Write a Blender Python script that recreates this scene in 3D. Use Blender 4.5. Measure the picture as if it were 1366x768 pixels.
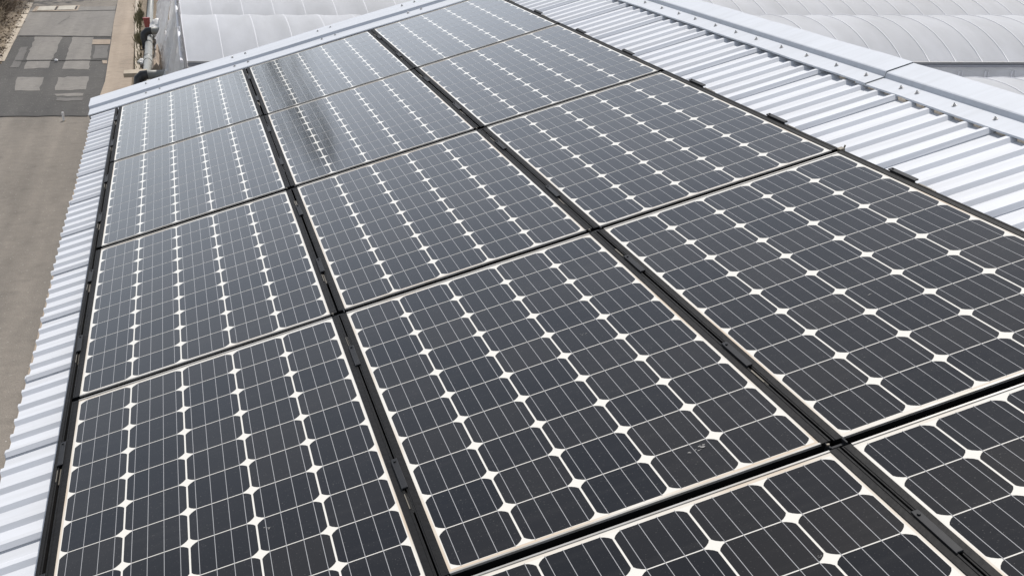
import bpy, bmesh, math, random
from mathutils import Vector, Matrix
for o in list(bpy.data.objects): bpy.data.objects.remove(o)
S = bpy.context.scene
COL = S.collection
R = math.radians
T = R(13.426)            # roof pitch
H = 4.0                  # eave height above the road
# ---------------------------------------------------------------- camera
cam = bpy.data.objects.new('camera', bpy.data.cameras.new('camera')); COL.objects.link(cam)
Mp = ((0.93858024, -0.2624238, -0.22405553), (-0.33384998, -0.52644196, -0.78192266), (0.08724288, 0.8086981, -0.5817182))
Cp = Vector((0.78766673, -3.58301768, 1.26114252))
def p2w(u, v, n=0.0):
    return Vector((u*math.cos(T)-n*math.sin(T), v, H+u*math.sin(T)+n*math.cos(T)))
def rotp(w): return Vector((w[0]*math.cos(T)-w[2]*math.sin(T), w[1], w[0]*math.sin(T)+w[2]*math.cos(T)))
cx, cy, cz = rotp(Mp[0]), -rotp(Mp[1]), -rotp(Mp[2])
m = Matrix((cx, cy, cz)).transposed().to_4x4()
m.translation = p2w(*Cp)
cam.matrix_world = m
cam.data.sensor_width = 36; cam.data.lens = 36*1576.48/1366
cam.data.shift_x = -42.88/1366; cam.data.shift_y = 434.2/1366
cam.data.clip_start = 0.05; cam.data.clip_end = 2000
S.camera = cam
# ---------------------------------------------------------------- light
SUN_AZ, SUN_EL = 34, 54        # degrees from +Y (negative: towards the road side)
W = bpy.data.worlds.new('World'); S.world = W; W.use_nodes = True
nt = W.node_tree; bg = nt.nodes['Background']
sky = nt.nodes.new('ShaderNodeTexSky'); sky.sky_type = 'NISHITA'; sky.sun_disc = False
sky.sun_elevation = R(SUN_EL); sky.sun_rotation = R(SUN_AZ)
sky.air_density = 1.0; sky.dust_density = 0.8; sky.ozone_density = 1.0
# thin bright cloud: whitens the sky, brightest low down and towards the sun side
hs = nt.nodes.new('ShaderNodeHueSaturation'); hs.inputs['Saturation'].default_value = 0.45
nt.links.new(sky.outputs[0], hs.inputs['Color'])
gm = nt.nodes.new('ShaderNodeTexCoord'); sx = nt.nodes.new('ShaderNodeSeparateXYZ'); nt.links.new(gm.outputs['Generated'], sx.inputs[0])
def mth(op, a, b=None, c=None):
    n = nt.nodes.new('ShaderNodeMath'); n.operation = op
    for i, q in enumerate((a, b, c)):
        if q is None: continue
        if isinstance(q, (int, float)): n.inputs[i].default_value = q
        else: nt.links.new(q, n.inputs[i])
    return n.outputs[0]
zc = mth('MAXIMUM', sx.outputs[2], 0.0)
fall = mth('EXPONENT', mth('MULTIPLY', zc, -8.5))
azf = mth('ADD', 8.5, mth('MULTIPLY', sx.outputs[0], 9.0)); azf = mth('MAXIMUM', azf, 1.2)
cn = nt.nodes.new('ShaderNodeTexNoise'); cn.inputs['Scale'].default_value = 3.0; cn.inputs['Detail'].default_value = 5
mpp = nt.nodes.new('ShaderNodeMapping'); mpp.inputs['Scale'].default_value = (1, 1, 2.2); nt.links.new(gm.outputs['Generated'], mpp.inputs['Vector']); nt.links.new(mpp.outputs[0], cn.inputs['Vector'])
cl = mth('ADD', 0.45, mth('MULTIPLY', cn.outputs[0], 1.1))
hz = mth('MULTIPLY', mth('MULTIPLY', fall, azf), cl)
hc = nt.nodes.new('ShaderNodeCombineXYZ'); nt.links.new(hz, hc.inputs[0]); nt.links.new(hz, hc.inputs[1]); nt.links.new(mth('MULTIPLY', hz, 1.12), hc.inputs[2])
ad = nt.nodes.new('ShaderNodeVectorMath'); ad.operation = 'ADD'; nt.links.new(hs.outputs[0], ad.inputs[0]); nt.links.new(hc.outputs[0], ad.inputs[1])
nt.links.new(ad.outputs[0], bg.inputs[0]); bg.inputs[1].default_value = 0.115
sl = bpy.data.lights.new('sun', 'SUN'); sl.energy = 3.3; sl.angle = R(0.53); sl.color = (1.0, 0.955, 0.9)
sun = bpy.data.objects.new('sun', sl); COL.objects.link(sun)
sd = Vector((math.sin(R(SUN_AZ))*math.cos(R(SUN_EL)), math.cos(R(SUN_AZ))*math.cos(R(SUN_EL)), math.sin(R(SUN_EL))))
sun.rotation_euler = sd.to_track_quat('Z', 'Y').to_euler(); sun.location = (0, 0, 30)
S.view_settings.view_transform = 'Standard'; S.view_settings.look = 'None'
S.view_settings.exposure = 0.24; S.view_settings.gamma = 1.0
S.render.resolution_x = 1024; S.render.resolution_y = 575
random.seed(7)
# ---------------------------------------------------------------- materials
def mat(name, col, rough=0.5, metal=0.0, noise=None, bump=None, coat=0.0, spec=0.5, var=None):
    """noise = (scale, second colour, amount); bump = (scale, strength)"""
    m = bpy.data.materials.new(name); m.use_nodes = True
    t = m.node_tree; p = t.nodes['Principled BSDF']
    p.inputs['Base Color'].default_value = (*col, 1); p.inputs['Roughness'].default_value = rough
    p.inputs['Metallic'].default_value = metal; p.inputs['Coat Weight'].default_value = coat
    p.inputs['Specular IOR Level'].default_value = spec
    tc = t.nodes.new('ShaderNodeTexCoord')
    if noise:
        n = t.nodes.new('ShaderNodeTexNoise'); n.inputs['Scale'].default_value = noise[0]; n.inputs['Detail'].default_value = 6
        n.inputs['Roughness'].default_value = 0.65
        t.links.new(tc.outputs['Object'], n.inputs['Vector'])
        r = t.nodes.new('ShaderNodeMapRange'); r.inputs[1].default_value = 0.35; r.inputs[2].default_value = 0.7
        r.inputs[4].default_value = noise[2]
        t.links.new(n.outputs[0], r.inputs[0])
        x = t.nodes.new('ShaderNodeMix'); x.data_type = 'RGBA'
        x.inputs[6].default_value = (*col, 1); x.inputs[7].default_value = (*noise[1], 1)
        t.links.new(r.outputs[0], x.inputs[0]); t.links.new(x.outputs[2], p.inputs['Base Color'])
    if bump:
        n2 = t.nodes.new('ShaderNodeTexNoise'); n2.inputs['Scale'].default_value = bump[0]; n2.inputs['Detail'].default_value = 5
        t.links.new(tc.outputs['Object'], n2.inputs['Vector'])
        b = t.nodes.new('ShaderNodeBump'); b.inputs['Strength'].default_value = bump[1]; b.inputs['Distance'].default_value = 0.02
        t.links.new(n2.outputs[0], b.inputs['Height']); t.links.new(b.outputs[0], p.inputs['Normal'])
    return m

def asphalt(name, col, col2, grain=0.35, crack=0.0):
    m = bpy.data.materials.new(name); m.use_nodes = True
    t = m.node_tree; p = t.nodes['Principled BSDF']; p.inputs['Roughness'].default_value = 0.9
    tc = t.nodes.new('ShaderNodeTexCoord')
    def N(s, d=5, vec=None):
        n = t.nodes.new('ShaderNodeTexNoise'); n.inputs['Scale'].default_value = s; n.inputs['Detail'].default_value = d
        t.links.new(vec or tc.outputs['Object'], n.inputs['Vector']); return n
    mp = t.nodes.new('ShaderNodeMapping'); mp.inputs['Scale'].default_value = (1.3, 0.22, 1)
    t.links.new(tc.outputs['Object'], mp.inputs['Vector'])
    big = N(0.9, 4, mp.outputs[0]); mid = N(5, 6); fine = N(70, 4)
    x = t.nodes.new('ShaderNodeMix'); x.data_type = 'RGBA'; x.inputs[6].default_value = (*col, 1); x.inputs[7].default_value = (*col2, 1)
    r = t.nodes.new('ShaderNodeMapRange'); r.inputs[1].default_value = 0.32; r.inputs[2].default_value = 0.68
    t.links.new(big.outputs[0], r.inputs[0]); t.links.new(r.outputs[0], x.inputs[0])
    def mul(a, nz, lo, hi):
        q = t.nodes.new('ShaderNodeMapRange'); q.inputs[1].default_value = 0.3; q.inputs[2].default_value = 0.7
        q.inputs[3].default_value = lo; q.inputs[4].default_value = hi; t.links.new(nz.outputs[0], q.inputs[0])
        y = t.nodes.new('ShaderNodeMix'); y.data_type = 'RGBA'; y.blend_type = 'MULTIPLY'; y.inputs[0].default_value = 1
        t.links.new(a, y.inputs[6]); t.links.new(q.outputs[0], y.inputs[7]); return y.outputs[2]
    o = mul(x.outputs[2], mid, 0.91, 1.08); o = mul(o, fine, 1-grain*.6, 1+grain*.6)
    t.links.new(o, p.inputs['Base Color'])
    st = N(2.3, 8); q = t.nodes.new('ShaderNodeMapRange'); q.inputs[1].default_value = 0.56; q.inputs[2].default_value = 0.72; q.inputs[3].default_value = 1; q.inputs[4].default_value = 0.80
    t.links.new(st.outputs[0], q.inputs[0]); y = t.nodes.new('ShaderNodeMix'); y.data_type = 'RGBA'; y.blend_type = 'MULTIPLY'; y.inputs[0].default_value = 1
    t.links.new(o, y.inputs[6]); t.links.new(q.outputs[0], y.inputs[7]); o = y.outputs[2]
    mp3 = t.nodes.new('ShaderNodeMapping'); mp3.inputs['Scale'].default_value = (2.6, 0.05, 1); t.links.new(tc.outputs['Object'], mp3.inputs['Vector'])
    o = mul(o, N(1.0, 5, mp3.outputs[0]), 0.88, 1.10)
    sp = N(26, 2); q = t.nodes.new('ShaderNodeMapRange'); q.inputs[1].default_value = 0.70; q.inputs[2].default_value = 0.74; t.links.new(sp.outputs[0], q.inputs[0])
    y = t.nodes.new('ShaderNodeMix'); y.data_type = 'RGBA'; y.inputs[7].default_value = (0.42, 0.40, 0.36, 1); t.links.new(q.outputs[0], y.inputs[0]); t.links.new(o, y.inputs[6]); o = y.outputs[2]
    t.links.new(o, p.inputs['Base Color'])
    b = t.nodes.new('ShaderNodeBump'); b.inputs['Strength'].default_value = 0.5; b.inputs['Distance'].default_value = 0.006
    t.links.new(fine.outputs[0], b.inputs['Height']); t.links.new(b.outputs[0], p.inputs['Normal'])
    return m

def roofmat(name, col, rough, dirt=0.12):
    m = bpy.data.materials.new(name); m.use_nodes = True
    t = m.node_tree; p = t.nodes['Principled BSDF']
    tc = t.nodes.new('ShaderNodeTexCoord')
    mp = t.nodes.new('ShaderNodeMapping'); mp.inputs['Scale'].default_value = (1.2, 16, 16)
    t.links.new(tc.outputs['Object'], mp.inputs['Vector'])
    n = t.nodes.new('ShaderNodeTexNoise'); n.inputs['Scale'].default_value = 1.5; n.inputs['Detail'].default_value = 6
    t.links.new(mp.outputs[0], n.inputs['Vector'])
    n2 = t.nodes.new('ShaderNodeTexNoise'); n2.inputs['Scale'].default_value = 60; n2.inputs['Detail'].default_value = 3
    t.links.new(tc.outputs['Object'], n2.inputs['Vector'])
    r = t.nodes.new('ShaderNodeMapRange'); r.inputs[1].default_value = 0.42; r.inputs[2].default_value = 0.8
    r.inputs[4].default_value = dirt*4; t.links.new(n.outputs[0], r.inputs[0])
    x = t.nodes.new('ShaderNodeMix'); x.data_type = 'RGBA'; x.inputs[6].default_value = (*col, 1)
    x.inputs[7].default_value = (col[0]*0.72, col[1]*0.71, col[2]*0.68, 1)
    t.links.new(r.outputs[0], x.inputs[0]); t.links.new(x.outputs[2], p.inputs['Base Color'])
    rr = t.nodes.new('ShaderNodeMapRange'); rr.inputs[3].default_value = rough-0.06; rr.inputs[4].default_value = rough+0.1
    t.links.new(n2.outputs[0], rr.inputs[0]); t.links.new(rr.outputs[0], p.inputs['Roughness'])
    p.inputs['Metallic'].default_value = 0.0; p.inputs['Specular IOR Level'].default_value = 0.2
    mp2 = t.nodes.new('ShaderNodeMapping'); mp2.inputs['Scale'].default_value = (1.5, 5, 5)
    t.links.new(tc.outputs['Object'], mp2.inputs['Vector'])
    n3 = t.nodes.new('ShaderNodeTexNoise'); n3.inputs['Scale'].default_value = 1.6; n3.inputs['Detail'].default_value = 1
    t.links.new(mp2.outputs[0], n3.inputs['Vector'])
    b = t.nodes.new('ShaderNodeBump'); b.inputs['Strength'].default_value = 0.12; b.inputs['Distance'].default_value = 0.02
    t.links.new(n3.outputs[0], b.inputs['Height']); t.links.new(b.outputs[0], p.inputs['Normal'])
    return m

def glassy(name, kind):
    """things seen through the anti-reflective front glass: dark cells, white backsheet, silver busbars"""
    m = bpy.data.materials.new(name); m.use_nodes = True
    t = m.node_tree; p = t.nodes['Principled BSDF']
    tc = t.nodes.new('ShaderNodeTexCoord'); oi = t.nodes.new('ShaderNodeObjectInfo')
    off = t.nodes.new('ShaderNodeVectorMath'); off.operation = 'ADD'
    cmb = t.nodes.new('ShaderNodeCombineXYZ')
    k = t.nodes.new('ShaderNodeMath'); k.operation = 'MULTIPLY'; k.inputs[1].default_value = 37.0
    t.links.new(oi.outputs['Random'], k.inputs[0])
    for i in range(3): t.links.new(k.outputs[0], cmb.inputs[i])
    t.links.new(tc.outputs['Object'], off.inputs[0]); t.links.new(cmb.outputs[0], off.inputs[1])
    dn = t.nodes.new('ShaderNodeTexNoise'); dn.inputs['Scale'].default_value = 3.2; dn.inputs['Detail'].default_value = 8; dn.inputs['Roughness'].default_value = 0.7
    t.links.new(off.outputs[0], dn.inputs['Vector'])
    dr = t.nodes.new('ShaderNodeMapRange'); dr.inputs[1].default_value = 0.3; dr.inputs[2].default_value = 0.75
    dr.inputs[3].default_value = 0.001; dr.inputs[4].default_value = 0.014
    t.links.new(dn.outputs[0], dr.inputs[0])
    # speckles of dirt
    sp = t.nodes.new('ShaderNodeTexNoise'); sp.inputs['Scale'].default_value = 240; sp.inputs['Detail'].default_value = 2
    t.links.new(off.outputs[0], sp.inputs['Vector'])
    sr = t.nodes.new('ShaderNodeMapRange'); sr.inputs[1].default_value = 0.66; sr.inputs[2].default_value = 0.78; sr.inputs[4].default_value = 0.22
    t.links.new(sp.outputs[0], sr.inputs[0])
    mw = t.nodes.new('ShaderNodeMapping'); mw.inputs['Scale'].default_value = (1.6, 22, 1); t.links.new(off.outputs[0], mw.inputs['Vector'])
    wn_ = t.nodes.new('ShaderNodeTexNoise'); wn_.inputs['Scale'].default_value = 1.4; wn_.inputs['Detail'].default_value = 7; t.links.new(mw.outputs[0], wn_.inputs['Vector'])
    wr = t.nodes.new('ShaderNodeMapRange'); wr.inputs[1].default_value = 0.52; wr.inputs[2].default_value = 0.8; wr.inputs[4].default_value = 0.022; t.links.new(wn_.outputs[0], wr.inputs[0])
    s0 = t.nodes.new('ShaderNodeMath'); s0.operation = 'ADD'; t.links.new(dr.outputs[0], s0.inputs[0]); t.links.new(wr.outputs[0], s0.inputs[1])
    su = t.nodes.new('ShaderNodeMath'); su.operation = 'ADD'; t.links.new(s0.outputs[0], su.inputs[0]); t.links.new(sr.outputs[0], su.inputs[1])
    base = t.nodes.new('ShaderNodeMix'); base.data_type = 'RGBA'
    base.inputs[7].default_value = (0.36, 0.34, 0.31, 1)
    t.links.new(su.outputs[0], base.inputs[0])
    if kind == 'cell':
        dv = t.nodes.new('ShaderNodeVectorMath'); dv.operation = 'DIVIDE'; dv.inputs[1].default_value = (0.158, 0.158, 9)
        t.links.new(tc.outputs['Object'], dv.inputs[0])
        fl = t.nodes.new('ShaderNodeVectorMath'); fl.operation = 'FLOOR'; t.links.new(dv.outputs[0], fl.inputs[0])
        ad = t.nodes.new('ShaderNodeVectorMath'); ad.operation = 'ADD'; t.links.new(fl.outputs[0], ad.inputs[0]); t.links.new(cmb.outputs[0], ad.inputs[1])
        wn = t.nodes.new('ShaderNodeTexWhiteNoise'); t.links.new(ad.outputs[0], wn.inputs['Vector'])
        rp = t.nodes.new('ShaderNodeValToRGB')
        rp.color_ramp.elements[0].color = (0.0030, 0.0038, 0.0062, 1); rp.color_ramp.elements[1].color = (0.0115, 0.0105, 0.0105, 1)
        t.links.new(wn.outputs[0], rp.inputs[0]); t.links.new(rp.outputs[0], base.inputs[6])
    elif kind == 'back':
        # warm staining of the white margin
        sn = t.nodes.new('ShaderNodeTexNoise'); sn.inputs['Scale'].default_value = 2.2; sn.inputs['Detail'].default_value = 5
        t.links.new(off.outputs[0], sn.inputs['Vector'])
        q = t.nodes.new('ShaderNodeMapRange'); q.inputs[1].default_value = 0.42; q.inputs[2].default_value = 0.66; t.links.new(sn.outputs[0], q.inputs[0])
        sx = t.nodes.new('ShaderNodeSeparateXYZ'); t.links.new(tc.outputs['Object'], sx.inputs[0])
        # distance to the edge of the laminate (cells 0..0.79 x -1.58..0)
        def edge(out, lo, hi):
            a = t.nodes.new('ShaderNodeMath'); a.operation = 'LESS_THAN'; a.inputs[1].default_value = lo
            b = t.nodes.new('ShaderNodeMath'); b.operation = 'GREATER_THAN'; b.inputs[1].default_value = hi
            t.links.new(out, a.inputs[0]); t.links.new(out, b.inputs[0])
            c = t.nodes.new('ShaderNodeMath'); c.operation = 'MAXIMUM'; t.links.new(a.outputs[0], c.inputs[0]); t.links.new(b.outputs[0], c.inputs[1]); return c
        e1 = edge(sx.outputs[0], 0.0, 0.79); e2 = edge(sx.outputs[1], -1.58, 0.0)
        e = t.nodes.new('ShaderNodeMath'); e.operation = 'MAXIMUM'; t.links.new(e1.outputs[0], e.inputs[0]); t.links.new(e2.outputs[0], e.inputs[1])
        f = t.nodes.new('ShaderNodeMath'); f.operation = 'MULTIPLY'; t.links.new(e.outputs[0], f.inputs[0]); t.links.new(q.outputs[0], f.inputs[1])
        g = t.nodes.new('ShaderNodeMath'); g.operation = 'MULTIPLY'; g.inputs[1].default_value = 0.8; t.links.new(f.outputs[0], g.inputs[0])
        bx = t.nodes.new('ShaderNodeMix'); bx.data_type = 'RGBA'; bx.inputs[6].default_value = (0.77, 0.745, 0.68, 1); bx.inputs[7].default_value = (0.60, 0.48, 0.35, 1)
        t.links.new(g.outputs[0], bx.inputs[0]); t.links.new(bx.outputs[2], base.inputs[6])
    else:
        base.inputs[6].default_value = (0.38, 0.38, 0.385, 1)
    t.links.new(base.outputs[2], p.inputs['Base Color'])
    p.inputs['Roughness'].default_value = 0.6; p.inputs['Specular IOR Level'].default_value = 0.0
    p.inputs['Coat Weight'].default_value = 1.0; p.inputs['Coat IOR'].default_value = 1.28
    cr = t.nodes.new('ShaderNodeMapRange'); cr.inputs[3].default_value = 0.05; cr.inputs[4].default_value = 0.11
    t.links.new(dn.outputs[0], cr.inputs[0]); t.links.new(cr.outputs[0], p.inputs['Coat Roughness'])
    return m

def filmmat(name, col, trans=0.35, rough=0.35, scale=(1, 1, 1)):
    m = bpy.data.materials.new(name); m.use_nodes = True
    t = m.node_tree; p = t.nodes['Principled BSDF']; out = t.nodes['Material Output']
    tc = t.nodes.new('ShaderNodeTexCoord'); mp = t.nodes.new('ShaderNodeMapping'); mp.inputs['Scale'].default_value = scale
    t.links.new(tc.outputs['Object'], mp.inputs['Vector'])
    n = t.nodes.new('ShaderNodeTexNoise'); n.inputs['Scale'].default_value = 1.3; n.inputs['Detail'].default_value = 7
    t.links.new(mp.outputs[0], n.inputs['Vector'])
    x = t.nodes.new('ShaderNodeMix'); x.data_type = 'RGBA'; x.inputs[6].default_value = (*col, 1)
    x.inputs[7].default_value = (col[0]*0.86, col[1]*0.86, col[2]*0.85, 1)
    r = t.nodes.new('ShaderNodeMapRange'); r.inputs[1].default_value = 0.35; r.inputs[2].default_value = 0.7
    t.links.new(n.outputs[0], r.inputs[0]); t.links.new(r.outputs[0], x.inputs[0])
    t.links.new(x.outputs[2], p.inputs['Base Color']); p.inputs['Roughness'].default_value = rough
    tr = t.nodes.new('ShaderNodeBsdfTranslucent'); t.links.new(x.outputs[2], tr.inputs['Color'])
    ms = t.nodes.new('ShaderNodeMixShader'); ms.inputs[0].default_value = trans
    t.links.new(p.outputs[0], ms.inputs[1]); t.links.new(tr.outputs[0], ms.inputs[2]); t.links.new(ms.outputs[0], out.inputs['Surface'])
    b = t.nodes.new('ShaderNodeBump'); b.inputs['Strength'].default_value = 0.35; b.inputs['Distance'].default_value = 0.04
    t.links.new(n.outputs[0], b.inputs['Height']); t.links.new(b.outputs[0], p.inputs['Normal'])
    return m

M = dict(
    cell=glassy('solar_cell', 'cell'), back=glassy('white_backsheet', 'back'), bus=glassy('busbar', 'bus'),
    frame=mat('dark_bronze_frame', (0.006, 0.006, 0.0065), 0.6, 0.0, spec=0.12, noise=(9, (0.017, 0.0155, 0.014), 0.5), bump=(60, 0.1)),
    black=mat('black_rubber', (0.008, 0.008, 0.008), 0.8),
    lip=mat('pale_aluminium_lip', (0.45, 0.44, 0.42), 0.45, 0.4, noise=(14, (0.3, 0.27, 0.22), 0.6)),
    galv=mat('weathered_galvanised', (0.20, 0.18, 0.145), 0.55, 0.4, noise=(40, (0.14, 0.12, 0.09), 0.9)),
    clampm=mat('black_anodised', (0.012, 0.013, 0.016), 0.55, 0.0, spec=0.18, noise=(30, (0.03, 0.03, 0.03), 0.5)),
    roof=roofmat('silver_white_roof_sheet', (0.67, 0.688, 0.722), 0.6),
    flash=roofmat('pale_blue_grey_flashing', (0.575, 0.60, 0.64), 0.6, 0.08),
    foam=mat('cream_foam', (0.80, 0.70, 0.58), 0.9, noise=(30, (0.42, 0.33, 0.22), 0.8)),
    bolt=mat('steel_bolt', (0.5, 0.49, 0.48), 0.45, 0.3),
    washer=mat('bolt_washer', (0.5, 0.51, 0.53), 0.5, 0.3),
    wallm=mat('building_wall', (0.55, 0.56, 0.56), 0.6, noise=(3, (0.45, 0.45, 0.43), 0.6)),
    road=asphalt('asphalt_worn', (0.145, 0.127, 0.105), (0.205, 0.179, 0.148)),
    patch=asphalt('asphalt_pale_patch', (0.170, 0.158, 0.142), (0.200, 0.186, 0.166), 0.25),
    dark=asphalt('asphalt_dark_area', (0.050, 0.047, 0.043), (0.078, 0.073, 0.066), 0.3),
    mid=asphalt('asphalt_mid_patch', (0.11, 0.103, 0.096), (0.135, 0.128, 0.117), 0.3),
    joint=mat('tar_joint', (0.05, 0.047, 0.043), 0.9),
    conc=asphalt('roadside_concrete', (0.285, 0.228, 0.172), (0.345, 0.28, 0.215), 0.25),
    kerb=asphalt('kerb_concrete', (0.40, 0.34, 0.26), (0.46, 0.40, 0.32), 0.2),
    cover=asphalt('cover_concrete', (0.40, 0.37, 0.31), (0.46, 0.43, 0.37), 0.2),
    soil=asphalt('dry_soil', (0.13, 0.10, 0.07), (0.22, 0.175, 0.12), 0.5),
    verge=asphalt('dry_verge', (0.12, 0.09, 0.06), (0.27, 0.215, 0.15), 0.6),
    twig=mat('dry_twig', (0.13, 0.095, 0.065), 0.9, noise=(3, (0.05, 0.036, 0.026), 1.0)),
    twig2=mat('pale_dry_twig', (0.36, 0.29, 0.20), 0.9, noise=(3, (0.16, 0.12, 0.08), 1.0)),
    weed=mat('weed_leaf', (0.085, 0.085, 0.045), 0.8, noise=(8, (0.22, 0.19, 0.10), 1.0)),
    film=filmmat('greenhouse_film', (0.80, 0.82, 0.86), 0.45, 0.75, (1.6, 0.5, 1)),
    filmp=filmmat('greenhouse_film_near_road', (0.80, 0.82, 0.86), 0.45, 0.7, (0.6, 0.5, 1)),
    curtain=filmmat('crumpled_plastic', (0.86, 0.86, 0.86), 0.55, 0.35, (4, 4, 1)),
    hoop=mat('hoop_pipe', (0.72, 0.72, 0.74), 0.6, 0.0),
    hooplt=mat('pale_film_clip', (0.72, 0.72, 0.74), 0.5),
    gutter=mat('gutter_steel', (0.22, 0.23, 0.26), 0.5, 0.4, noise=(5, (0.3, 0.3, 0.32), 0.6)),
    gutterlt=mat('gutter_inside', (0.40, 0.39, 0.38), 0.6, 0.2, noise=(5, (0.28, 0.26, 0.23), 0.6)),
    pvc=mat('grey_pvc_pipe', (0.22, 0.23, 0.22), 0.5, noise=(5, (0.30, 0.29, 0.26), 0.7)),
    pvcd=mat('dark_pvc_elbow', (0.025, 0.026, 0.028), 0.45),
    tarp=mat('sand_tarp', (0.36, 0.29, 0.225), 0.8, noise=(4, (0.28, 0.22, 0.17), 0.8), bump=(9, 0.6)),
    red=mat('faded_red_plastic', (0.26, 0.06, 0.05), 0.5, noise=(9, (0.30, 0.06, 0.06), 0.7)),
    white=mat('white_plastic_bag', (0.75, 0.74, 0.72), 0.5, bump=(20, 0.6)),
    smudge=mat('dried_bird_dropping', (0.42, 0.41, 0.39), 0.9, noise=(120, (0.10, 0.10, 0.10), 1.0)),
    leaf=mat('evergreen_leaf', (0.03, 0.05, 0.02), 0.7, noise=(1, (0.05, 0.08, 0.03), 1.0)),
    bark=mat('bark', (0.10, 0.07, 0.05), 0.9),
)
# ---------------------------------------------------------------- helpers
class MB:
    def __init__(s): s.v = []; s.f = []; s.mi = []
    def quad(s, a, b, c, d, k=0):
        n = len(s.v); s.v += [a, b, c, d]; s.f.append((n, n+1, n+2, n+3)); s.mi.append(k)
    def poly(s, pts, k=0):
        n = len(s.v); s.v += list(pts); s.f.append(tuple(range(n, n+len(pts)))); s.mi.append(k)
    def box(s, x0, x1, y0, y1, z0, z1, k=0):
        n = len(s.v)
        s.v += [(x0,y0,z0),(x1,y0,z0),(x1,y1,z0),(x0,y1,z0),(x0,y0,z1),(x1,y0,z1),(x1,y1,z1),(x0,y1,z1)]
        for f in ((0,3,2,1),(4,5,6,7),(0,1,5,4),(1,2,6,5),(2,3,7,6),(3,0,4,7)): s.f.append(tuple(n+i for i in f)); s.mi.append(k)
    def tube(s, pts, rad, seg=8, k=0, caps=True):
        pts = [Vector(p) for p in pts]; rings = []
        for i, p in enumerate(pts):
            d = (pts[min(i+1, len(pts)-1)]-pts[max(i-1, 0)]).normalized()
            a = d.cross(Vector((0, 0, 1)))
            if a.length < 1e-3: a = d.cross(Vector((0, 1, 0)))
            a.normalize(); b = d.cross(a); r = rad[i] if isinstance(rad, (list, tuple)) else rad
            n = len(s.v); s.v += [tuple(p+(a*math.cos(2*math.pi*j/seg)+b*math.sin(2*math.pi*j/seg))*r) for j in range(seg)]; rings.append(n)
        for i in range(len(rings)-1):
            for j in range(seg):
                s.f.append((rings[i]+j, rings[i]+(j+1) % seg, rings[i+1]+(j+1) % seg, rings[i+1]+j)); s.mi.append(k)
        if caps:
            s.f.append(tuple(rings[0]+j for j in range(seg))); s.mi.append(k)
            s.f.append(tuple(rings[-1]+seg-1-j for j in range(seg))); s.mi.append(k)
    def strip(s, rows, k=0):
        """rows: list of equal-length point lists"""
        base = []
        for r in rows: base.append(len(s.v)); s.v += [tuple(p) for p in r]
        for i in range(len(rows)-1):
            for j in range(len(rows[0])-1):
                s.f.append((base[i]+j, base[i]+j+1, base[i+1]+j+1, base[i+1]+j)); s.mi.append(k)
    def build(s, name, mats, parent=None, smooth=False, bevel=0):
        me = bpy.data.meshes.new(name); me.from_pydata(s.v, [], s.f); me.update()
        if not isinstance(mats, (list, tuple)): mats = [mats]
        for m in mats: me.materials.append(m)
        me.polygons.foreach_set('material_index', s.mi)
        if smooth: me.polygons.foreach_set('use_smooth', [True]*len(s.f))
        bm = bmesh.new(); bm.from_mesh(me)
        bmesh.ops.recalc_face_normals(bm, faces=bm.faces) if not smooth else None
        bm.to_mesh(me); bm.free()
        o = bpy.data.objects.new(name, me); COL.objects.link(o); o.parent = parent
        if bevel:
            b = o.modifiers.new('bevel', 'BEVEL'); b.width = bevel; b.segments = 2; b.limit_method = 'ANGLE'
        return o
def tag(o, label=None, cat=None, group=None, kind=None):
    if label: o['label'] = label
    if cat: o['category'] = cat
    if group: o['group'] = group
    if kind: o['kind'] = kind
    return o
def empty(name, loc=(0, 0, 0), rot=(0, 0, 0), **k):
    o = bpy.data.objects.new(name, None); COL.objects.link(o); o.location = loc; o.rotation_euler = rot; o.empty_display_size = 0.1
    return tag(o, **k)
def roof_empty(name, u, v, n=0.0, **k): return empty(name, p2w(u, v, n), (0, -T, 0), **k)
def on_roof(o, u, v, n=0.0): o.location = p2w(u, v, n); o.rotation_euler = (0, -T, 0); return o
def copy_tree(o, parent=None):
    c = o.copy(); COL.objects.link(c); c.parent = parent
    for ch in list(o.children): copy_tree(ch, c)
    return c
def sheet(name, polys, m, z, kind='structure'):
    b = MB()
    rr = random.Random(int(z*1e4))
    for p in polys:
        if z > .007 and 'concrete' not in name and name.startswith('road'):
            q = []
            for (xa, ya), (xb, yb) in zip(p, p[1:]+p[:1]):
                n = max(2, int(math.hypot((xb-xa)*4, yb-ya)*2))
                q += [(xa+(xb-xa)*i/n+(rr.gauss(0, .018) if i else 0), ya+(yb-ya)*i/n+(rr.gauss(0, .05) if i else 0)) for i in range(n)]
            p = q
        b.poly([(x, y, z) for x, y in p])
    return tag(b.build(name, m), kind=kind)

# ================================================================ SETTING
sheet('ground', [[(-400, -100), (400, -100), (400, 600), (-400, 600)]], M['soil'], 0)
def lx(y): return -4.88-0.032*max(0, y-36)        # left road edge
ys = [-30, 0, 10, 20, 28, 32, 36, 40, 44, 48, 52, 56, 62, 70, 90, 140]
b = MB()
for a, c in zip(ys[:-1], ys[1:]): b.quad((lx(a), a, .004), (-2.0, a, .004), (-2.0, c, .004), (lx(c), c, .004))
tag(b.build('road', M['road']), kind='structure')
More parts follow.
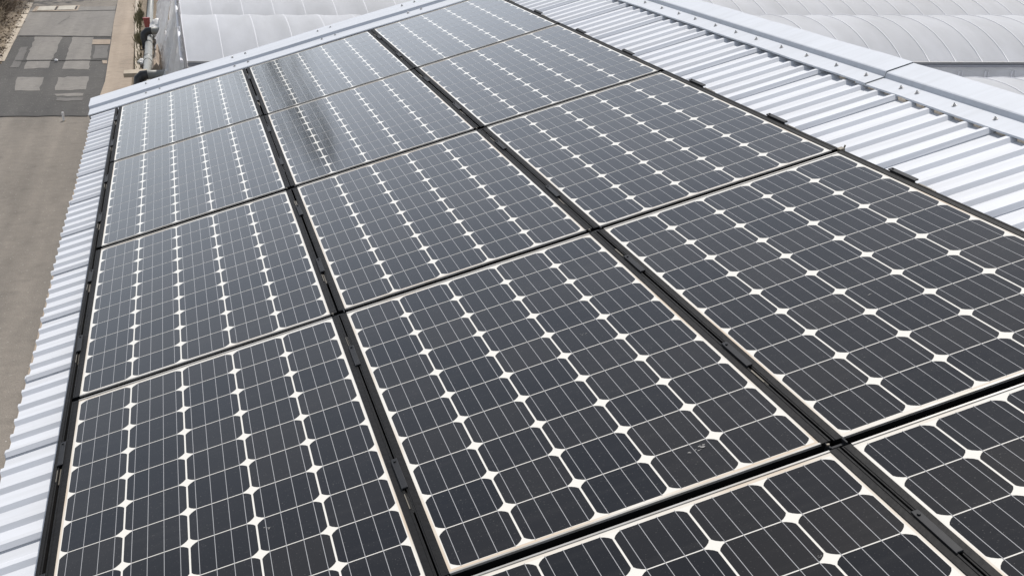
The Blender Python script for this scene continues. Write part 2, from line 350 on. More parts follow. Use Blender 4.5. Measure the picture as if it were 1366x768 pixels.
# dark and pale areas of the road, each sheet 4 mm above the one below
def L4(y): return lx(y)+0.02
sheet('road_pale_resurfacing', [[(L4(43.3), 43.3), (-2.03, 42.2), (-2.08, 46.6), (-2.14, 51.5), (L4(51.8), 51.8)]], M['patch'], .008)
sheet('road_dark_area', [[(L4(28.7), 28.7), (-2.12, 28.1), (-1.9, 31), (-1.9, 33), (-1.94, 37.3), (-2.03, 42.15), (L4(43.2), 43.2)]], M['dark'], .008)
sheet('road_pale_panels', [
    [(-4.51, 42.95), (-3.62, 42.85), (-3.56, 35.9), (-4.22, 35.85)],
    [(-3.27, 42.75), (-2.60, 42.3), (-2.44, 35.3), (-3.17, 35.6)],
    [(-4.26, 34.41), (-3.56, 34.22), (-3.48, 32.0), (-4.12, 32.17)],
    [(-3.18, 34.12), (-2.37, 34.0), (-2.34, 31.89), (-3.11, 31.95)],
    [(-3.08, 31.4), (-2.36, 31.3), (-2.35, 30.95), (-3.0, 31.05)]], M['patch'], .012)
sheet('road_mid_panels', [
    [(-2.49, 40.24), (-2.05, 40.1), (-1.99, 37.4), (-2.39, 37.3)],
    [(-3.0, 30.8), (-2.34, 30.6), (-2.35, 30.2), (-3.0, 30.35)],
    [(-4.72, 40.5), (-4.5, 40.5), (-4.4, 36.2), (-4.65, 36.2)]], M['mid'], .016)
sheet('road_concrete_infill', [[(-2.6, 41.68), (-2.03, 41.52), (-2.0, 40.36), (-2.57, 40.51)],
    [(-2.13, 36.92), (-1.95, 36.86), (-1.92, 36.22), (-2.08, 36.27)]], M['conc'], .020)
b = MB()
def line(pts, w=.05, z=.024):
    for (x0, y0), (x1, y1) in zip(pts[:-1], pts[1:]):
        d = Vector((x1-x0, y1-y0, 0)).normalized(); n = Vector((-d.y, d.x, 0))*w/2
        b.quad((x0-n.x, y0-n.y, z), (x1-n.x, y1-n.y, z), (x1+n.x, y1+n.y, z), (x0+n.x, y0+n.y, z))
def wl(x0, y0, x1, y1, w, n=14, amp=.04):
    line([(x0+(x1-x0)*i/n+random.uniform(-.01, .01), y0+(y1-y0)*i/n+random.uniform(-amp, amp)) for i in range(n+1)], w)
wl(-5.05, 43.3, -2.03, 42.2, .16); wl(-4.6, 37.55, -2.0, 36.95, .14, 18, .07); wl(-5.3, 50.3, -2.1, 50.0, .12); wl(-4.85, 28.75, -2.1, 28.1, .08)
wl(-2.14, 52, -2.07, 46.6, .03, 10, 0); wl(-2.07, 46.6, -2.0, 41.0, .05, 10, 0); wl(-2.0, 41, -1.90, 33, .06, 10, 0); wl(-1.9, 33, -1.88, 30.6, .05, 5, 0)
for cx_, cy_, ang, L in ((-3.1, 47.5, .2, 1.6), (-4.0, 46.0, 1.1, 1.3)):
    wl(cx_, cy_, cx_+L*math.cos(ang)*.5, cy_+L*math.sin(ang)*2, .012, 12, .09)
tag(b.build('road_tar_joints', M['joint']), kind='structure')
# roadside concrete, kerb and weedy strip
sheet('pavement', [[(-2.0, -30), (-1.2, -30), (-1.2, 33), (-1.3, 44), (-1.45, 54), (-1.9, 140), (-2.6, 140), (-2.14, 54), (-2.08, 46), (-2.0, 41), (-1.9, 33), (-2.0, 28)]], M['conc'], .026)
b = MB()
kp = [(-1.12, -30), (-1.12, 30), (-1.12, 34), (-1.30, 44), (-1.44, 54), (-1.8, 140)]
for (x0, y0), (x1, y1) in zip(kp[:-1], kp[1:]):
    a = [(x0, y0, .0), (x0, y0, .10), (x0+.13, y0, .10), (x0+.13, y0, 0)]; c = [(x1, y1, 0), (x1, y1, .10), (x1+.13, y1, .10), (x1+.13, y1, 0)]
    b.strip([a, c])
tag(b.build('kerb', M['kerb']), kind='structure')
# left verge
b = MB()
vy = [-30]+list(range(0, 60, 2))+[80, 140]
rows = [[(lx(y)-.25-random.uniform(0, .35)+.2, y, .012), (lx(y)-1.0, y, .05+random.uniform(0, .05)), (lx(y)-3, y, .1)] for y in vy]
b.strip(rows); tag(b.build('verge', M['verge']), kind='structure')
sheet('verge_edge_concrete', [[(lx(y)-.22, y), (lx(y)+.02, y), (lx(y+3.9)+.02, y+3.9), (lx(y+3.9)-.2, y+3.9)] for y in (37.5, 41.5, 45.7, 49.8)], M['kerb'], .022)

# ================================================================ FARM BUILDING WITH CORRUGATED ROOF
UE, UR = -0.255, 3.12       # eave and ridge, in metres up the slope
VN, VF = -7.0, 5.95        # near and far ends
PITCH, SHEET = 0.1225, 0.6125
V0 = -0.041                 # one of the sheet laps
ZP, ZT = -0.0718, -0.060     # pan level, rib level
bld = roof_empty('farm_building', 0, 0, 0, label='building under a silver white ribbed metal roof that carries the solar panels', cat='building')
def rib(v, lift=0.0):
    """profile points across one rib centred on v, going towards +v"""
    return [(v-.026, ZP+lift), (v-.011, ZT+lift), (v+.010, ZT+lift), (v+.038, ZP+lift)]
def sheet_profile(lift):
    pts = []
    pts += [(-.025, ZP+.0048), (-.011, ZT+.0045), (.010, ZT+.0035), (.038, ZP+.0022)]
    for k in range(1, 5):
        c = k*PITCH
        pts += rib(c)
    pts += rib(5*PITCH)[:3]
    return pts
k0 = int(math.floor((VN-V0)/SHEET)); k1 = int(math.floor((VF-.15-V0)/SHEET))
first = None
for k in range(k0, k1+1):
    if first is None:
        b = MB(); pr = sheet_profile(0)
        us = [UE, -.2, .5, 1.2, 1.9, 2.6, UR]
        b.strip([[(u, p[0], p[1]+(.002*math.sin(u*3) if 0 < i < len(pr)-1 else 0)) for i, p in enumerate(pr)] for u in us])
        first = b.build('roof_sheet', M['roof'], bld)
        sm = first.modifiers.new('solid', 'SOLIDIFY'); sm.thickness = 0.0012; sm.offset = -1
        o = first
    else:
        o = first.copy(); COL.objects.link(o); o.parent = bld
    o.location = (random.uniform(-.006, .006), V0+k*SHEET, 0)
# foam closures under the ridge flashing, one between each pair of ribs
f0 = None; v = V0-25*PITCH
while v < VF-.4:
    if f0 is None:
        b = MB(); b.box(3.035, 3.06, .037, PITCH-.031, ZP+.001, ZT+.004); f0 = b.build('foam_closure', M['foam'], bld); o = f0
    else: o = f0.copy(); COL.objects.link(o); o.parent = bld
    o.location = (random.uniform(-.006, .004)-(.034 if v < .5 else .024 if v < 1.0 else -.01), v, 0); v += PITCH
# bolts
def bolt(parent, u, v, z, s=1.0):
    b = MB()
    b.tube([(0, 0, 0), (0, 0, .0025*s)], .011*s, 12)
    b.tube([(0, 0, .0025*s), (0, 0, .008*s)], .0070*s, 6)
    b.tube([(0, 0, .008*s), (.001, -.001, .012*s)], .0036*s, 6)
    o = b.build('bolt', M['bolt'], parent); o.location = (u, v, z); o.rotation_euler = (R(random.uniform(-4, 4)), R(random.uniform(-4, 4)), random.uniform(0, 3))
    return o
# ridge cap: two lengths, the near one lapping under the far one at v = .79
def cap(v0, v1, dz, wob):
    b = MB(); n = 24; rows = []
    for i in range(n+1):
        v = v0+(v1-v0)*i/n; w = wob*math.sin(i*1.7)*.0022
        z = ZT+.008+dz
        rows.append([(2.992+w, v, z-.0055), (2.994+w, v, z+.0), (3.075, v, z+.001), (3.083, v, z+.016), (3.088, v, z+.018), (3.196, v, z+.020+w*.6),
                     (3.200, v, z+.016), (3.198, v, z-.13)])
    b.strip(rows)
    o = b.build('ridge_cap', M['flash'], bld)
    s = o.modifiers.new('solid', 'SOLIDIFY'); s.thickness = 0.0012; s.offset = -1
    return o
c_far = cap(0.785, VF+.02, .0045, 1); c_near = cap(VN, 0.86, 0.0, 1.6)
c_far['label'] = 'far length of ridge flashing, lapping over the near one'
for v in (3.98, 3.70, 3.439, 3.163, 2.904, 2.670, 2.398, 2.144, 1.907, 1.637, 1.386, 1.116, 0.868, 4.25, 4.5, 4.75, 5.0, 5.25, 5.5):
    bolt(c_far, 3.043, v, ZT+.0135, .8)
for v in (0.603, 0.490, 0.242, -0.004, -.25, -.49, -.74, -1.0, -1.3): bolt(c_near, 3.043, v, ZT+.009, .8)
# dark edge strip where the two lengths lap
b = MB(); z = ZT+.012
b.strip([[(2.994, .782, z-.006), (3.075, .782, z-.0045), (3.083, .782, z+.0095), (3.196, .782, z+.013)], [(2.994, .785, z-.001), (3.075, .785, z+.0005), (3.083, .785, z+.0145), (3.196, .785, z+.018)]])
b.build('cap_lap_edge', M['pvc'], bld)
# rake flashing at the far gable
b = MB()
prf = [(5.40, ZT+.002), (5.40, ZT+.008), (5.60, ZT+.009), (5.612, ZT+.026), (5.625, ZT+.028), (5.93, ZT+.028), (5.95, ZT+.018), (5.955, ZT-.13)]
b.strip([[(u, a, z+.0015*math.sin(u*5)) for a, z in prf] for u in [UE-.02+(3.0-UE)*i/16 for i in range(17)]])
rk = b.build('rake_flashing', M['flash'], bld); s = rk.modifiers.new('solid', 'SOLIDIFY'); s.thickness = .0012; s.offset = -1
b = MB(); b.poly([(UE-.021, a, z) for a, z in prf[1:]]+[(UE-.021, 5.40, ZT-.02)])
b.build('rake_end_cap', M['flash'], bld)
uu = .125
while uu < 3:
    bolt(rk, uu, 5.545, ZT+.009, .85); bolt(rk, uu+.005, 5.80, ZT+.0285, .85)
    bolt(rk, uu+.097, 5.55, ZT+.009, .85); bolt(rk, uu+.10, 5.81, ZT+.0285, .85)
    uu += .63
# walls (world-aligned box hung under the roof frame)
wl_ = MB()
def loc(X, Y, Z):   # world -> local building frame
    d = Vector((X, Y, Z-H)); return (d.x*math.cos(T)+d.z*math.sin(T), Y, -d.x*math.sin(T)+d.z*math.cos(T))
def wq(pts): wl_.poly([loc(*p) for p in pts])
x0, x1, z0 = 0.02, 3.04, 3.9
xr = x1-.02; zr = H+UR*math.sin(T)-.16
wq([(x0, VN+.1, .0), (x0, VF-.1, .0), (x0, VF-.1, z0), (x0, VN+.1, z0)])
wq([(x0, VF-.1, 0), (x1, VF-.1, 0), (x1, VF-.1, zr), (xr, VF-.1, zr), (x0, VF-.1, z0-.02)])
wq([(x1, VN+.1, 0), (x1, VF-.1, 0), (x1, VF-.1, zr), (x1, VN+.1, zr)])
wl_.build('wall', M['wallm'], bld)

# ================================================================ SOLAR PANELS
PU, PV = 0.850, 1.650
NC, NR = 5, 10; CP = 0.158
def make_panel():
    root = empty('solar_panel')
    b = MB()
    # backsheet seen through glass: margins 6 mm (long sides) and 12 mm (short sides)
    b.quad((-.006, -1.592, 0), (.796, -1.592, 0), (.796, .012, 0), (-.006, .012, 0), 0)
    gu, gv, ch = .0023, .0019, .0200
    for i in range(NC):
        for j in range(NR):
            x0 = i*CP+gu; x1 = (i+1)*CP-gu; y1 = -j*CP-gv; y0 = -(j+1)*CP+gv
            pts = []
            for (cx_, cy_, sx, sy) in ((x0, y0, 1, 1), (x1, y0, -1, 1), (x1, y1, -1, -1), (x0, y1, 1, -1)):
                arc = [(0, ch), (ch*.22, ch*.62), (ch*.62, ch*.22), (ch, 0)]
                if sx*sy < 0: arc = arc[::-1]
                pts += [(cx_+sx*a, cy_+sy*c, .0003) for a, c in arc]
            b.poly(pts, 1)
        for k in range(4):
            xc = i*CP+CP*(k+.5)/4+(.0 if 0 < k < 3 else (.0015 if k == 0 else -.0015))
            b.quad((xc-.0007, -1.5805, .0006), (xc+.0007, -1.5805, .0006), (xc+.0007, .0005, .0006), (xc-.0007, .0005, .0006), 2)
    b.build('glass_face', [M['back'], M['cell'], M['bus']], root)
    for sx, xa, xb in ((-1, -.027, -.0058), (1, .7958, .817)):
        f = MB(); f.box(xa, xb, -1.597, .017, -.040, .0018)
        xm = xa+.004 if sx < 0 else xb-.004
        f.box(min(xm, xm-.0015*sx), max(xm, xm-.0015*sx), -1.597, .017, .0018, .0030)
        f.build('side_rail', M['frame'], root, bevel=.0012)
    for ya, yb in ((-1.5975, -1.5918), (.0118, .0175)):
        f = MB(); f.box(-.0055, .7955, ya, yb, -.003, .0022, 0); f.box(-.0055, .7955, ya+.0004, yb-.0004, -.040, -.0032, 1)
        f.build('end_rail', [M['lip'], M['frame']], root)
    f = MB(); f.box(.002, .788, -1.588, .008, -.036, -.006); f.build('underside', M['black'], root)
    return root
rowname = {-1: 'nearest', 0: 'second', 1: 'third', 2: 'fourth', 3: 'farthest'}
rowdesc = {-1: 'nearest row cut by the bottom edge', 0: 'second row from the camera',
           1: 'middle row of the array', 2: 'fourth row from the camera', 3: 'farthest row by the gable flashing'}
coldesc = {0: 'road-side column', 1: 'middle column', 2: 'ridge-side column'}
proto = None; panels = {}
for r in (-1, 0, 1, 2, 3):
    for c in (0, 1, 2):
        if proto is None: o = proto = make_panel()
        else: o = copy_tree(proto)
        jx = random.uniform(-.0015, .0015); jn = random.uniform(-.001, .001)
        on_roof(o, c*PU+jx, r*PV, jn)
        o.rotation_euler = (R(random.uniform(-.06, .06)), -T+R(random.uniform(-.08, .08)), R(random.uniform(-.05, .05)))
        tag(o, 'dark solar panel with white grid, %s, %s' % (coldesc[c], rowdesc[r]), 'solar panel', 'solar panels of the roof array')
        panels[c, r] = o
def smudge(pn, x, y, s, seed):
    rr = random.Random(seed); b = MB(); 
    for q in range(9):
        cx_, cy_ = x+rr.gauss(0, s*.5), y+rr.gauss(0, s*.35); rad = s*rr.uniform(.08, .32)
        b.poly([(cx_+rad*rr.uniform(.5, 1)*math.cos(a*.7), cy_+rad*.6*rr.uniform(.5, 1)*math.sin(a*.7), .0009+q*.00005) for a in range(9)])
    b.build('dried_smudge', M['smudge'], panels[pn])
smudge((1, 0), .585, -1.455, .020, 1); smudge((2, 0), .36, -1.02, .008, 3); smudge((1, 0), .555, -.70, .008, 4); smudge((0, 0), .50, -1.16, .010, 2)
smudge((1, -1), .62, -.30, .006, 5); smudge((0, -1), .1, -.1, .006, 6)

# mounting rails in the slots and black gap strips between the rows
def rail(u, w, label, name='mounting_rail', z0=-.058, z1=-.012, v0=-3.4, v1=4.975):
    b = MB(); b.box(u-w/2, u+w/2, v0, v1, z0, z0+.012); b.box(u-w/2, u-w/2+.004, v0, v1, z0+.012, z1); b.box(u+w/2-.004, u+w/2, v0, v1, z0+.012, z1)
    o = b.build(name, M['black']); on_roof(o, 0, 0); tag(o, label, 'rail', 'black rails under the panel joints'); return o
SU = [c*PU-.030 for c in (1, 2)]      # slot centres between columns
rail(SU[0], .040, 'black rail deep in the left slot, between road-side and middle panel columns')
rail(SU[1], .040, 'black rail deep in the right slot, between middle and ridge-side panel columns')
b = MB(); b.box(-.052, -.0355, -3.4, 4.968, -.050, .0012); b.box(-.046, -.040, -3.4, 4.968, .0012, .004); b.box(-.0355, -.0265, -3.4, 4.968, -.050, -.020)
o = b.build('edge_trim', M['frame'], bevel=.001); on_roof(o, 0, 0)
tag(o, 'dark metal edge trim running the length of the array along the eave-side roof sheets', 'trim')
b = MB(); b.box(2.5185, 2.5235, -3.4, 4.968, -.055, -.003)
o = b.build('edge_trim', M['frame'], bevel=.0008); on_roof(o, 0, 0)
tag(o, 'thin dark edge trim running along the ridge side of the array', 'trim')
for r in (-1, 0, 1, 2):
    b = MB(); b.box(-.0255, 2.516, r*PV+.0185, r*PV+.0515, -.050, -.030)
    b.box(-.0255, 2.516, r*PV+.026, r*PV+.029, -.030, -.016)
    o = b.build('gap_strip', M['black']); on_roof(o, 0, 0)
    tag(o, 'black rubber strip in the gap between the %s and %s panel rows' % (rowname[r], rowname[r+1]), 'strip', 'black strips between panel rows')
b = MB(); b.box(-.0255, 2.516, 4.9685, 4.974, -.058, -.002)
o = b.build('end_trim', M['frame']); on_roof(o, 0, 0); tag(o, 'dark trim closing the far end of the array by the rake flashing', 'trim')

# clamps over the slots
def make_clamp(w=.024, du=0.0):
    root = empty('panel_clamp')
    b = MB(); b.box(-w/2, w/2, -.077, .077, .0022, .0065); b.build('clamp_plate', M['clampm'], root, bevel=.0015)
    b = MB(); b.box(-w/2-.001, -w/2+.003, -.080, .066, -.012, .0070); b.build('clamp_hook', M['clampm'], root, bevel=.0008)
    b = MB(); b.tube([(0, .060, .002), (0, .060, .0095)], .0048, 6); b.build('clamp_bolt', M['clampm'], root)
    b = MB(); b.box(-.0045, .0045, -.180, -.082, -.010, -.0035); b.box(-.0125, -.0085, -.172, -.10, .0026, .0032)
    b.build('splice_plate', M['galv'], root)
    return root
cl0 = None
for ci, (u, where) in enumerate(((-.0312, 'on the eave-side array edge'), (SU[0], 'in the left panel slot'),
                                 (SU[1], 'in the right panel slot'), (2.524, 'on the ridge-side array edge'))):
    for r in (-1, 0, 1, 2, 3):
        for hi, (dv, wh) in enumerate(((-.345, 'far'), (-1.112, 'near'))):
            if cl0 is None: o = cl0 = make_clamp()
            else: o = copy_tree(cl0)
            v = r*PV+dv+random.uniform(-.012, .012)
            on_roof(o, u, v, 0); o.rotation_euler[2] += R(random.uniform(-.6, .6))
            if ci == 0: o.scale = (.62, 1, 1)
            if ci in (1, 2) and hi == 0 or ci == 2:
                for ch in o.children:
                    if ch.name.startswith('splice'): ch.location.y = .26 if (ci, hi) != (2, 1) else 0
            tag(o, 'black clamp %s, %s end of the %s row' % (where, wh, rowname[r]), 'clamp', 'black clamps holding the panels')
# little corner brackets where four panels meet
cb = None
for c, wc in ((1, 'left'), (2, 'right')):
    for r in (-1, 0, 1, 2):
        if cb is None:
            cb = empty('corner_bracket')
            b = MB(); b.box(-.020, .020, -.004, .004, -.016, -.004); b.box(-.020, -.016, -.012, .012, -.010, .004); b.box(.016, .020, -.012, .012, -.010, .004)
            b.build('bracket_body', M['clampm'], cb, bevel=.001)
            b = MB(); b.tube([(-.018, .0, .004), (-.018, .0, .007)], .0035, 6); b.build('bracket_screw', M['galv'], cb); o = cb
        else: o = copy_tree(cb)
        on_roof(o, SU[c-1], r*PV+.035, 0)
        tag(o, 'tiny black bracket in the %s slot, between the %s and %s panel rows' % (wc, rowname[r], rowname[r+1]), 'bracket', 'corner brackets where four panels meet')
b = MB(); b.box(-.006, .010, -.012, .012, -.016, .004); b.tube([(.006, 0, -.01), (.016, -.004, .010)], .003, 6)
o = b.build('cable_clip', M['galv']); on_roof(o, 2.516, .035); tag(o, 'small metal clip at the ridge-side end of the gap between second and third rows', 'clip')

# ================================================================ GREENHOUSES
def gy(X): return 19.75-.279*(X-.38)         # near gutter line of the tall greenhouse (world Y for world X)
GZ = H-1.8
SP, RISE = 4.2, .525
def arch(s): return RISE*(1-(abs(s-.5)*2)**2.2)
def greenhouse(name, X0, X1, yoff, z0, nsp, label, hoops, seed, gable=True, rise=1.0, film='film'):
    root = empty(name, (X0, gy(X0)+yoff, 0), label=label, cat='greenhouse')
    ox, oy = X0, gy(X0)+yoff
    n = 14; rr = random.Random(seed)
    hx = hoops
    for k in range(nsp):
        b = MB(); rows = []
        xs = []
        for a, c in zip(hx[:-1], hx[1:]): xs += [a+(c-a)*q/4 for q in range(4)]
        xs.append(hx[-1])
        for i, X in enumerate(xs):
            sag = -.018*math.sin(math.pi*((i % 4)/4))*rr.uniform(.4, 1.4)
            rows.append([(X-ox, gy(X)-gy(X0)+SP*k+SP*(.02+.96*s/n), z0+arch(s/n)*rise+sag*(1 if 0 < s < n else 0)) for s in range(n+1)])
        b.strip(rows); b.build('roof_film', M[film], root, smooth=True)
        # gutter in front of the span
        g = MB(); 
        for X_a, X_b in ((X0, X1),):
            p = lambda X, d, z: (X-ox, gy(X)-gy(X0)+SP*k+d, z0+z)
            prof = [(-.08, -.0), (-.08, -.035), (.06, -.035), (.06, .0)]
            g.strip([[p(X_a, d, z) for d, z in prof], [p(X_b, d, z) for d, z in prof]])
            g.strip([[p(X_a, d, z) for d, z in ((.03, .004), (.03, .03), (.06, .03))], [p(X_b, d, z) for d, z in ((.03, .004), (.03, .03), (.06, .03))]], 1)
        o = g.build('gutter', [M['gutter'], M['gutterlt']], root)
        s_ = o.modifiers.new('solid', 'SOLIDIFY'); s_.thickness = .004
        if gable:
            g = MB(); pts = [(-.0, SP*k+SP*(.02+.96*s/n), z0+arch(s/n)*rise-.01) for s in range(n+1)]
            for a, c in zip(pts[:-1], pts[1:]): g.quad((0, a[1], 0), (0, c[1], 0), c, a)
            g.build('gable_film', M['curtain'], root)
    # hoops (first span's are the source of the copies)
    src = None
    for k in range(nsp):
        for X in hx:
            if src is None:
                h = MB(); h.tube([(0, SP*(.02+.96*s/n), arch(s/n)*rise+.004) for s in range(n+1)], .0075, 6)
                src = h.build('hoop', M['hoop'], root, smooth=True); o = src
            else:
                o = src.copy(); COL.objects.link(o); o.parent = root
            o.location = (X-ox, gy(X)-gy(X0)+SP*k, z0-(.0105 if X < 6 else .002))
    return root, ox, oy
hl = [0.38+.62*i for i in range(9)]; hr = [hl[-1]+.443*i for i in range(1, 34)]
ga, ox, oy = greenhouse('greenhouse', .38, hr[-1], 0, GZ, 3,
    'long arched white film greenhouse running across the top of the photo behind the roof', hl+hr, 3)
# side wall of the tall greenhouse below the near gutter, with paired posts
b = MB(); X1 = hr[-1]
b.strip([[(0, .02, GZ-.04), (0, .03, .9), (0, .0, 0)], [(X1-ox, gy(X1)-oy+.02, GZ-.04), (X1-ox, gy(X1)-oy+.03, .9), (X1-ox, gy(X1)-oy, 0)]])
b.build('side_film', M['film'], ga)
p0 = None
for X in hr:
    if p0 is None:
        b = MB(); b.tube([(0, -.02, 0), (0, -.02, GZ-.1)], .018, 6); b.tube([(.07, -.02, 0), (.07, -.02, GZ-.1)], .012, 6); p0 = b.build('side_post', M['hooplt'], ga); o = p0
    else: o = p0.copy(); COL.objects.link(o); o.parent = ga
    o.location = (X-ox, gy(X)-oy, 0)
hr2 = [9.2+.443*i for i in range(28)]
gb, ox2, oy2 = greenhouse('greenhouse', 9.2, hr2[-1], -SP-.0, H-2.27, 1,
    'lower arched greenhouse of white film, nearest the ridge flashing at the right edge', hr2, 5)

# ================================================================ THINGS BESIDE THE ROAD
# crumpled plastic curtain hanging down the road side of the greenhouse
def curtain(X, Ya, Yb, z0, z1, amp, label, seed, lean=.0):
    rr = random.Random(seed); b = MB(); n = int((Yb-Ya)/.18); rows = []
    for i in range(n+1):
        y = Ya+(Yb-Ya)*i/n; r_ = []
        for j in range(7):
            t = j/6; z = z0+(z1-z0)*t
            r_.append((X-lean*(1-t)+amp*(math.sin(i*.9+j*.7)+.8*rr.uniform(-1, 1))*(1-t*.6), y, z+(rr.uniform(-.14, .14) if j in (0, 6) else 0)))
        rows.append(r_)
    b.strip(rows); o = b.build('plastic_curtain', M['curtain']); tag(o, label, 'plastic sheet'); return o
curtain(.30, 20.2, 34.5, .25, 2.15, .07, 'crumpled white plastic sheet hanging along the greenhouse end, nearest the rake flashing', 1, .62)
curtain(-.02, 23.5, 35.5, .1, 1.2, .12, 'loose bunched white plastic sheet standing between the sand-coloured tarp and the greenhouse end', 2, .32)
curtain(.20, 34.5, 47, .4, 2.0, .09, 'white plastic sheet draped down the far part of the greenhouse end', 4, .62)
# side frame tubes of greenhouse end
b = MB()
for y in (21, 24, 27, 30, 33, 36, 40, 44): b.tube([(.30, y, 0), (.30, y, 2.3)], .022, 8)
b.tube([(.28, 20, 2.2), (.28, 48, 2.2)], .03, 8); b.tube([(.10, 22, 1.25), (.10, 48, 1.25)], .02, 8)
o = b.build('end_frame', M['hooplt'], ga); o.location = (-ox, -oy, 0)
# long grey drain pipe along the kerb
t = empty('drain_pipe', (-.78, 30, 0), label='long grey plastic drain pipe lying along the kerb beside the greenhouse', cat='pipe')
b = MB(); b.tube([(0, -2, .14), (0, 7, .14), (-.02, 14, .14), (-.03, 26, .14)], .115, 14); b.build('pipe_body', M['pvc'], t, smooth=True)
for y in (5.2, 12): b = MB(); b.tube([(0, y, .14), (-.003, y+.9, .14)], .128, 14); b.build('pipe_socket', M['pvcd'] if y > 9 else M['pvc'], t, smooth=True)
def crosspipe(y, x1, z, label):
    t = empty('branch_pipe', (-.78, y, 0), label=label, cat='pipe', group='branch pipes off the roadside drain')
    b = MB(); b.tube([(.12, 0, z), (x1+.78, -.1, z)], .10, 14); b.build('pipe_body', M['pvc'], t, smooth=True)
    b = MB(); b.tube([(.14, 0, z), (.0, 0, z-.01), (-.10, -.02, z-.09), (-.13, -.03, z-.22), (-.13, -.03, .02)], [.104, .11, .11, .106, .106], 14); b.build('pipe_elbow', M['pvcd'], t, smooth=True)
crosspipe(29.4, .05, .66, 'grey branch pipe with a black elbow just beyond the rake flashing')
crosspipe(39.2, -.2, .50, 'grey branch pipe with a black elbow farther along the kerb, below the red bucket')
# concrete ledge slab
t = empty('concrete_ledge', (-.95, 31.6, 0), label='pale concrete ledge slab jutting over the kerb by the drain pipe', cat='slab')
b = MB(); b.box(-.36, .22, -.32, .30, .34, .44); b.build('slab', M['kerb'], t, bevel=.01)
b = MB(); b.box(-.10, .20, -.24, .24, 0, .338); b.build('support_block', M['conc'], t)
# sand-coloured tarp bundle
b = MB(); rr = random.Random(5); rows = []
for i in range(15):
    s = i/14; y = 29.9+s*5.2; w = .20*(1-s*.72); hgt = .85*(1-.25*s)
    rows.append([(-.44+w*math.cos(a)*(1+.15*rr.uniform(-1, 1)), y, max(0, hgt*math.sin(a)*(1+.08*rr.uniform(-1, 1)))) for a in [math.pi*q/9 for q in range(10)]])
b.strip(rows); b.poly(rows[0]); o = b.build('tarp_bundle', M['tarp']); tag(o, 'long sand-coloured tarp bundle lying between the drain pipe and the greenhouse end', 'tarp')
# red bucket
t = empty('bucket', (-.80, 41.4, 0), label='small faded red bucket by the drain pipe', cat='bucket')
b = MB(); b.tube([(0, 0, .25), (0, 0, .62)], [.08, .11], 14); b.build('bucket_body', M['red'], t, smooth=False)
b = MB(); b.tube([(0, 0, .60), (0, 0, .64)], .118, 14); b.build('rim', M['red'], t)
b = MB(); b.box(-.16, .16, -.16, .16, 0, .249); b.build('stand', M['pvc'], t)
# white bags
def bag(x, y, s, label, seed, z=0):
    rr = random.Random(seed); bm = bmesh.new(); bmesh.ops.create_icosphere(bm, subdivisions=3, radius=s)
    for v in bm.verts:
        n = math.sin(v.co.x*19/s*.2+seed)*math.cos(v.co.y*13/s*.3)*.18+rr.uniform(-.09, .09)
        v.co *= 1+n; v.co.z = max(-.55*s, v.co.z*.8)
    me = bpy.data.meshes.new('plastic_bag'); bm.to_mesh(me); bm.free(); me.materials.append(M['white'])
    o = bpy.data.objects.new('plastic_bag', me); COL.objects.link(o); o.location = (x, y, z+.55*s); tag(o, label, 'bag')
bag(-.96, 35.5, .15, 'small white plastic bag lying in the weeds behind the kerb', 1)
bag(-.42, 40.4, .36, 'large crumpled white plastic bag against the greenhouse end, above the branch pipe', 2, .2)
# weeds
b = MB(); rr = random.Random(11)
for q in range(900):
    y = rr.choice([rr.gauss(40.6, .6), rr.uniform(33, 52), rr.gauss(46.5, 1.2)]); x = -1.0-.012*(y-30)+rr.gauss(0, .06)
    if x < -.98-.015*(y-30)-.12: x += .15
    h = rr.uniform(.05, .28); a = rr.uniform(0, 6.28); d = rr.uniform(.02, .12); w = rr.uniform(.008, .025)
    p = Vector((x, y, .01)); e = p+Vector((math.cos(a)*d, math.sin(a)*d, h)); n = Vector((-math.sin(a), math.cos(a), 0))*w
    b.poly([tuple(p-n*.4), tuple(p+(e-p)*.5-n), tuple(e), tuple(p+(e-p)*.5+n)])
o = b.build('weeds', M['weed']); o['kind'] = 'stuff'
o['label'] = 'scattered low green and yellow weeds growing behind the kerb'; o['category'] = 'weeds'
# paired covers in the road
t = empty('drain_cover', (-4.35, 51.2, .028), label='pair of pale concrete drain covers set in the far road surface', cat='drain cover')
b = MB(); b.box(-.86, .80, -.95, .95, -.03, -.008); b.build('cover_frame', M['conc'], t)
for x in (-.70, .04):
    b = MB(); b.box(x, x+.62, -.66, .66, -.02, .012); b.build('cover_slab', M['cover'], t, bevel=.01)
    b = MB(); b.box(x+.64, x+.70, -.6, .6, -.02, .002); b.build('cover_slot', M['black'], t)
# small stake
t = empty('marker_stake', (-2.62, 27.6, 0), label='short pale marker stake standing in the road at the edge of the dark patch', cat='stake')
b = MB(); b.tube([(0, 0, 0), (.01, 0, .20)], .028, 8); b.build('stake_post', M['white'], t)
b = MB(); b.tube([(.0, 0, .001), (0, 0, .02)], .045, 8); b.build('stake_foot', M['kerb'], t)
# debris in the road
bag(-3.42, 37.0, .055, 'tiny scrap of white plastic on the road joint', 8, .02)

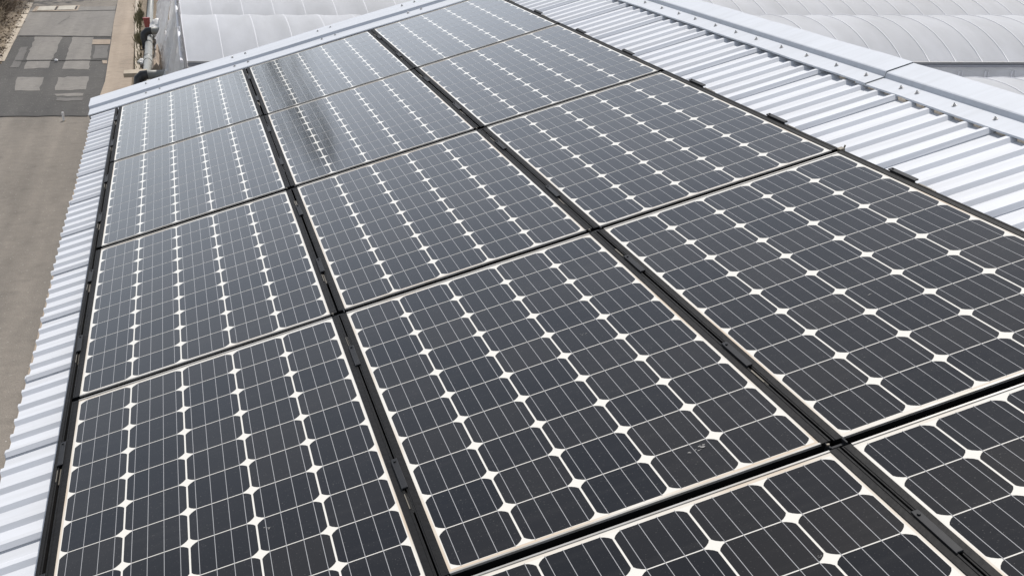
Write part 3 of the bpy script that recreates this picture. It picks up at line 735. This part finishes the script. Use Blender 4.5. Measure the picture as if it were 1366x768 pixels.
# dry shrubs
def shrub(x, y, r, h, n, seed, m, label):
    rr = random.Random(seed)
    t = empty('dry_shrub', (x, y, 0), label=label, cat='shrub', group='bare brown shrubs along the left verge')
    b = MB()
    def br(p, d, L, rad, lev):
        q = [p]; dd = d.copy()
        for s in range(3):
            dd = (dd+Vector((rr.gauss(0, .22), rr.gauss(0, .22), rr.gauss(0, .12)))).normalized(); q.append(q[-1]+dd*L/3)
        b.tube(q, [rad, rad*.8, rad*.6, rad*.35], 3, caps=False)
        if lev < 2:
            for k in range(rr.randint(4, 6)):
                br(q[rr.randint(1, 3)], (dd+Vector((rr.gauss(0, .6), rr.gauss(0, .6), rr.gauss(.1, .35)))).normalized(), L*rr.uniform(.4, .7), rad*.5, lev+1)
    for k in range(n):
        a = rr.uniform(0, 6.28); e = rr.uniform(0, .85)
        d = Vector((math.cos(a)*e, math.sin(a)*e, 1)).normalized()
        br(Vector((math.cos(a)*r*.35*rr.random(), math.sin(a)*r*.35*rr.random(), 0)), d, h*rr.uniform(.6, 1.0), .018, 0)
    b.build('branches', m, t)
    b = MB()
    for k in range(160):   # dead leaf litter held under it
        a = rr.uniform(0, 6.28); q = r*math.sqrt(rr.random())*1.05; p = Vector((math.cos(a)*q, math.sin(a)*q*1.3, rr.uniform(.02, .2)))
        s = rr.uniform(.02, .05); b.poly([tuple(p+Vector((rr.uniform(-s, s), rr.uniform(-s, s), rr.uniform(-s, s)*.6))) for _ in range(4)])
    b.build('leaf_litter', M['twig'], t)['kind'] = 'stuff'
sh = [(-6.5, 37.0, .9, 1.1, 26, 'sparse bare shrub at the left edge of the photo, nearest of the roadside shrubs'),
      (-6.2, 40.4, .8, 1.0, 26, 'low tangled brown shrub second along the road verge'),
      (-6.9, 43.6, 1.1, 1.5, 34, 'dense dark shrub in the middle of the verge'),
      (-6.6, 47.2, 1.0, 1.5, 34, 'tall brown shrub leaning over the verge towards the drain covers'),
      (-6.7, 50.8, 1.1, 1.8, 34, 'pale straw-coloured shrub far along the verge'),
      (-7.0, 54.8, 1.2, 2.0, 34, 'farthest bare shrub at the top left corner'),
      (-8.2, 46.0, 1.2, 1.5, 26, 'dark shrub behind the others beyond the verge')]
for i, (x, y, r, h, n, lb) in enumerate(sh): shrub(x+.45, y, r, h, n+14, 20+i, M['twig2'] if i in (1, 4) else M['twig'], lb)
b = MB(); rr = random.Random(77)
for q in range(1800):
    y = rr.uniform(33, 58); x = lx(y)-.05-abs(rr.gauss(0, .9)); s = rr.uniform(.02, .07); p = Vector((x, y, rr.uniform(.03, .15)))
    b.poly([tuple(p+Vector((rr.uniform(-s, s), rr.uniform(-s, s), rr.uniform(-s, s)*.7))) for _ in range(4)], rr.randint(0, 1))
o = b.build('dead_leaves', [M['twig'], M['twig2']]); o['kind'] = 'stuff'; o['label'] = 'brown dead leaves and straw scattered along the left verge'; o['category'] = 'leaf litter'

# unseen evergreen added above the frame, for a dark streak in the glass
def added_tree(x, y, h, w, seed, label):
    rr = random.Random(seed); t = empty('added_tree', (x, y, 0), label=label, cat='added_tree')
    b = MB(); b.tube([(0, 0, 0), (.1, 0, h*.4), (0, 0, h*.85)], [.22, .15, .04], 8); b.build('trunk', M['bark'], t)
    b = MB()
    for q in range(2100):
        z = rr.uniform(.06, 1); r = w*.5*math.sin(math.pi*min(1, (1-z)*1.15+.04)**.75)*math.sqrt(rr.random())*rr.uniform(.8, 1.15)
        a = rr.uniform(0, 6.28); p = Vector((math.cos(a)*r, math.sin(a)*r, z*h)); s_ = rr.uniform(.08, .2)
        b.poly([tuple(p+Vector((rr.uniform(-s_, s_), rr.uniform(-s_, s_), rr.uniform(-s_, s_)))) for _ in range(4)])
    b.build('crown', M['leaf'], t)
added_tree(.25, 62, 18.0, 3.8, 9, 'added slim dark evergreen beyond the road end, seen only as a streak in the glass')
